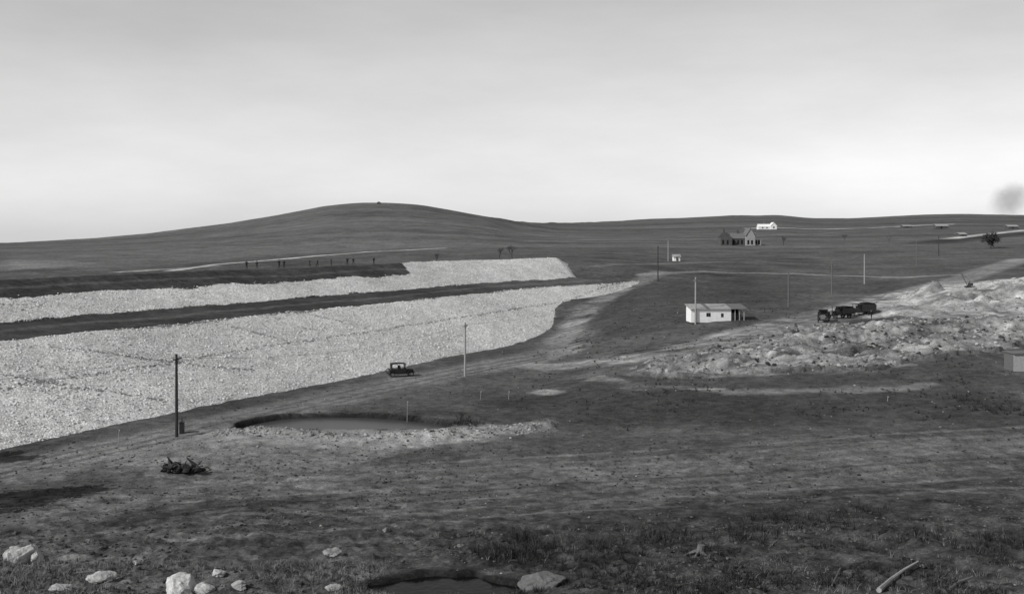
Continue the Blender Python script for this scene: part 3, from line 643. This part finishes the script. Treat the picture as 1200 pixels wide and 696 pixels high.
# ---------------- people
def person_mesh(seed,stride=.12):
    rnd=random.Random(seed)
    J=[('pel',(0,0,.95),.15),('sp1',(0,0,1.12),.14),('sp2',(0,.01,1.3),.17),('nk0',(0,.01,1.46),.1),('nk',(0,.01,1.53),.058),('h0',(0,-.01,1.6),.08),('h1',(0,-.01,1.69),.1),('h2',(0,0,1.76),.08)]
    E=[(0,1),(1,2),(2,3),(3,4),(4,5),(5,6),(6,7)]
    hands=[]
    for s in (-1,1):
        i=len(J); st=s*stride; bend=rnd.uniform(0,.18)
        J+=[('sh',(s*.19,.01,1.43),.075),('el',(s*.26,.03,1.14),.052),('wr',(s*.27,-.04-bend,.9),.034),('hd',(s*.27,-.06-bend,.83),.036)]
        E+=[(3,i),(i,i+1),(i+1,i+2),(i+2,i+3)]; hands.append((s,Vector((s*.27,-.06-bend,.83))))
        k=len(J); J+=[('hp',(s*.1,st*.15,.86),.1),('kn',(s*.12,st*.6-.03,.5),.065),('an',(s*.13,st,.1),.045),('ft',(s*.14,st-.16,.04),.045)]
        E+=[(0,k),(k,k+1),(k+1,k+2),(k+2,k+3)]
    me=bpy.data.meshes.new('person_skel'); me.from_pydata([j[1] for j in J],E,[])
    o=link(bpy.data.objects.new('person_skel',me)); o.modifiers.new('s','SKIN'); 
    for i,j in enumerate(J):
        me.skin_vertices[0].data[i].radius=(j[2],j[2]*(.72 if j[0] in('pel','sp1','sp2') else 1)); 
    me.skin_vertices[0].data[0].use_root=True
    u=o.modifiers.new('u','SUBSURF'); u.levels=2
    bpy.context.view_layer.update()
    dg=bpy.context.evaluated_depsgraph_get(); ev=bpy.data.meshes.new_from_object(o.evaluated_get(dg))
    bpy.data.objects.remove(o)
    b=B(); vs=[v.co.copy() for v in ev.vertices]
    skinm=M_skin
    zs=[sum(vs[i].z for i in p.vertices)/len(p.vertices) for p in ev.polygons]
    xs=[abs(sum(vs[i].x for i in p.vertices)/len(p.vertices)) for p in ev.polygons]
    b.v=[tuple(v) for v in vs]; b.f=[tuple(p.vertices) for p in ev.polygons]
    b.m=[b.mi(skinm) if (z_>1.52 or (x_>.21 and z_<.89)) else b.mi(M_cloth) for z_,x_ in zip(zs,xs)]
    for s,hp in hands:
        for i,(dy,l) in enumerate(((-.028,.075),(-.01,.085),(.01,.08),(.026,.062))):
            p0=hp+Vector((0,dy,-.02)); p1=p0+Vector((-s*.012,-.004,-l*.55)); p2=p1+Vector((-s*.02,-.004,-l*.4)); b.tube(p0,p1,.0095,.009,skinm,5); b.tube(p1,p2,.009,.006,skinm,5)
        p0=hp+Vector((-s*.01,-.03,.02)); b.tube(p0,p0+Vector((-s*.02,-.03,-.05)),.011,.008,skinm,5)
    b.add([(-.014,-.1,1.66),(.014,-.1,1.66),(0,-.135,1.655),(0,-.1,1.7)],[(0,1,2),(0,2,3),(1,3,2)],skinm)
    for s in (-1,1): b.tube((s*.095,0,1.64),(s*.105,0,1.7),.015,.018,skinm,5); b.tube((s*.032,-.098,1.695),(s*.032,-.107,1.695),.012,.01,M_dark,6)
    b.box(-.022,.022,-.103,-.098,1.622,1.628,M_dark)
    b.tube((0,-.01,1.735),(0,-.01,1.75),.17,.165,M_cloth,14); b.tube((0,0,1.75),(0,0,1.85),.108,.09,M_cloth,12)
    return b
PB=[person_mesh(i,.05+.07*i) for i in range(3)]
random.seed(11)
def crest_pt(px,p=56.8):
    u=(px-600)/F; bx,by=A0+NP_*p
    s=(u*by-bx)/(AX[0]-u*AX[1]); x,y=bx+s*AX[0],by+s*AX[1]; return s,x,y
def crest_person(px,i,p=57.2,rz=None):
    s,x,y=crest_pt(px,p)
    z=float(damz(np.array([s]),np.array([p]))[0]+dmic(np.array([x]),np.array([y]))[0])
    PB[i%3].obj('person',(x,y,max(z,hz(x,y))),rz if rz is not None else random.uniform(-3,3))
for i,px in enumerate((289,301,327,333,363,372,388,407,414,438,628,635,642)): crest_person(px,i,57.2+random.uniform(-.4,1.5))
PB[1].obj('person',place(1021,375),.6)
# ---------------- trees
def bare_tree(name,px,py,hpx,spread=.9,depth=6,loc=None,h=None):
    c=loc if loc is not None else place(px,py)
    h=h or hpx*c.y/F; b=B()
    def rec(p,d,l,r,k):
        q=p+d*l; b.tube(p,q,r,r*.7,M_bark,5 if k>2 else 3)
        if k==0: return
        for i in range(3 if k>1 else 4):
            nd=(d+Vector((random.uniform(-1,1),random.uniform(-1,1),random.uniform(-.3,.6)))*spread*.75).normalized()
            rec(q if i else p.lerp(q,.75),nd,l*random.uniform(.62,.82),r*.62,k-1)
    rec(Vector((0,0,-.1)),Vector((0,0,1)),h*.27,h*.03,depth-1)
    return b.obj(name,c)
bare_tree('bare_tree',0,0,0,1.1,6,loc=Vector((*crest_pt(600,60)[1:],12.6)),h=5.6)
bare_tree('bare_tree',0,0,0,1.1,6,loc=Vector((*crest_pt(585,62)[1:],12.4)),h=4.6)
bare_tree('bare_tree',0,0,0,1,5,loc=Vector((*crest_pt(512,62)[1:],12.4)),h=3.6)
bare_tree('bare_tree',918,288,16,1,5); bare_tree('bare_tree',990,283,12,1,5); bare_tree('bare_tree',1042,283,10,1,5); bare_tree('bare_tree',845,286,12,1,5)
bare_tree('brush',600,655,46,1.1,6); bare_tree('brush',585,648,30,1.1,5); bare_tree('brush',540,497,20,1.2,6); bare_tree('brush',628,640,26,1.1,5); bare_tree('brush',705,625,18,1.1,5)
def leafy(name,loc,h,rad,z0,n=2600,ls=.22):
    b=B(); b.tube((0,0,-.3),(0,0,z0+rad*.4),rad*.1,rad*.06,M_bark,8)
    for i in range(9):
        a=i*2.4; e_=Vector((math.cos(a)*rad*.6,math.sin(a)*rad*.6,z0+rad*random.uniform(.2,1.3))); b.tube((0,0,z0*.8),e_,rad*.04,rad*.015,M_bark,5)
    c=[Vector((random.gauss(0,.45)*rad,random.gauss(0,.45)*rad,z0+rad*.8+random.gauss(0,.35)*rad)) for _ in range(22)]
    for i in range(n):
        q=random.choice(c); p=q+Vector((random.gauss(0,1),random.gauss(0,1),random.gauss(0,1)))*rad*.17
        a=Vector((random.uniform(-1,1),random.uniform(-1,1),random.uniform(-1,1))).normalized()*ls; d=a.orthogonal().normalized()*ls*.6
        b.add([p-a,p+d,p+a,p-d],[(0,1,2,3)],M_leaf)
    return b.obj(name,loc)
M_leaf=plain('foliage',.05,.4,2)
c=place(1161,291); k=c.y/F; leafy('leafy_tree',c,24*k,9*k,5*k,2400,.3)
for x,y in ((-43.2,69.5),(-42,71.5),(-51.5,86)): leafy('leafy_tree',Vector((x,y,hz(x,y))),7,2.5,2.8,5000,.27)
# stump pile
c=place(214,553); b=B(); random.seed(3)
for i in range(26):
    a=random.uniform(0,6.28); p=Vector((random.uniform(-1.3,1.3),random.uniform(-.5,.5),random.uniform(0,.5))); q=p+Vector((math.cos(a)*.8,math.sin(a)*.5,random.uniform(-.1,.9))); b.tube(p,q,random.uniform(.08,.2),.04,M_bark,6)
b.obj('uprooted_stump',c)
xs=np.array([(c.x+random.gauss(0,.75),c.y+random.gauss(0,.4)) for _ in range(60)]); rocks('stump_clods',np.stack([xs[:,0],xs[:,1],micro(xs[:,0],xs[:,1])+.15+rng.random(60)*.35],1),rng.uniform(.15,.38,60),rng.uniform(.02,.05,60))
c=place(820,648); b=B()
b.tube((0,0,-.2),(.1,0,.45),.26,.2,M_wood,10)
for i in range(6): a=i*1.05; b.tube((0,0,.15),(math.cos(a)*.8,math.sin(a)*.6,-.1),.13,.04,M_wood,6)
b.obj('tree_stump',c)
def log(pts,r,mat,name='fallen_branch'):
    b=B(); P=[place(*p)+Vector((0,0,.1+.06*i)) for i,p in enumerate(pts)]
    for i in range(len(P)-1): b.tube(P[i],P[i+1],r*(1-i*.22),r*(1-(i+1)*.22),mat,7)
    b.obj(name)
log([(1030,694),(1045,682),(1060,672),(1076,664)],.12,M_polew); log([(1112,694),(1125,685),(1140,681)],.08,M_wood); log([(985,668),(975,690)],.05,M_wood); log([(905,640),(930,620),(940,615)],.05,M_wood)
c=place(444,239.5); b=B(); b.box(-1.5,1.5,-1,1,-.5,1.6,M_st2); b.prism([(-1.6,1.6),(1.6,1.6),(0,2.4)],-1,1,M_st2); b.obj('hilltop_marker',c)
# ---------------- smoke
sm=bpy.data.materials.new('smoke_volume'); sm.use_nodes=True; nt=sm.node_tree; nt.nodes.remove(nt.nodes['Principled BSDF'])
pv=N(nt,'ShaderNodeVolumePrincipled'); pv.inputs['Color'].default_value=(.3,.3,.3,1)
tc=N(nt,'ShaderNodeTexCoord'); nz=noise(nt,tc.outputs['Object'],2.6,6,.7)
ln=N(nt,'ShaderNodeVectorMath',operation='LENGTH'); nt.links.new(tc.outputs['Object'],ln.inputs[0])
fall=mr(nt,ln.outputs['Value'],.2,1,1,0)
den=math_(nt,'MULTIPLY',math_(nt,'SUBTRACT',math_(nt,'MULTIPLY',nz,fall),.18,True),.07)
nt.links.new(den,pv.inputs['Density']); nt.links.new(pv.outputs[0],nt.nodes['Material Output'].inputs['Volume'])
bm=bmesh.new(); bmesh.ops.create_icosphere(bm,subdivisions=3,radius=1); me=bpy.data.meshes.new('smoke_plume'); bm.to_mesh(me); bm.free(); me.materials.append(sm)
o=link(bpy.data.objects.new('smoke_plume',me)); o.location=((1184-600)/F*1500,1500,20+(275-234)/F*1500); o.scale=(52,38,40); o.rotation_euler=(0,-.5,0)
# ---------------- light
EL=math.radians(37); sd=Vector((-.86,-.51,0)).normalized()*math.cos(EL)+Vector((0,0,math.sin(EL)))
l=bpy.data.lights.new('sun','SUN'); l.energy=3.5; l.angle=math.radians(.5); l.color=(1,.992,.98); lo=link(bpy.data.objects.new('sun',l)); lo.rotation_euler=sd.to_track_quat('Z','Y').to_euler()
wd=bpy.data.worlds.new('World'); scene.world=wd; wd.use_nodes=True; nt=wd.node_tree; bg=nt.nodes['Background']
sk=N(nt,'ShaderNodeTexSky',sky_type='NISHITA'); sk.sun_disc=False; sk.sun_elevation=EL; sk.sun_rotation=math.atan2(sd.x,sd.y); sk.dust_density=1.0; sk.air_density=1.0
bw=N(nt,'ShaderNodeRGBToBW'); nt.links.new(sk.outputs[0],bw.inputs[0])
g=N(nt,'ShaderNodeTexCoord').outputs['Generated']
mp=N(nt,'ShaderNodeMapping'); mp.inputs['Scale'].default_value=(1,1,4); nt.links.new(g,mp.inputs[0])
cl=mr(nt,noise(nt,mp.outputs[0],2.2,7,.6),.3,.7,.9,1.1)
sz_=N(nt,'ShaderNodeSeparateXYZ'); nt.links.new(g,sz_.inputs[0])
hz_=math_(nt,'POWER',math_(nt,'SUBTRACT',1.0,math_(nt,'ABSOLUTE',sz_.outputs[2])),2.2)   # horizon haze
tot=math_(nt,'ADD',math_(nt,'MULTIPLY',bw.outputs[0],.8),math_(nt,'MULTIPLY',hz_,3.3))
nt.links.new(math_(nt,'MULTIPLY',tot,cl),bg.inputs[0]); bg.inputs[1].default_value=.12
# ---------------- camera
cd=bpy.data.cameras.new('camera'); cd.sensor_width=36; cd.lens=F/1200*36; cd.shift_y=-(348-HY)/1200; cd.clip_end=20000; cd.clip_start=.5
co=link(bpy.data.objects.new('camera',cd)); co.location=(0,0,H); co.rotation_euler=(math.pi/2,0,0); scene.camera=co
scene.view_settings.view_transform='Standard'; scene.view_settings.look='None'; scene.view_settings.exposure=0
print('terrain verts',len(X))
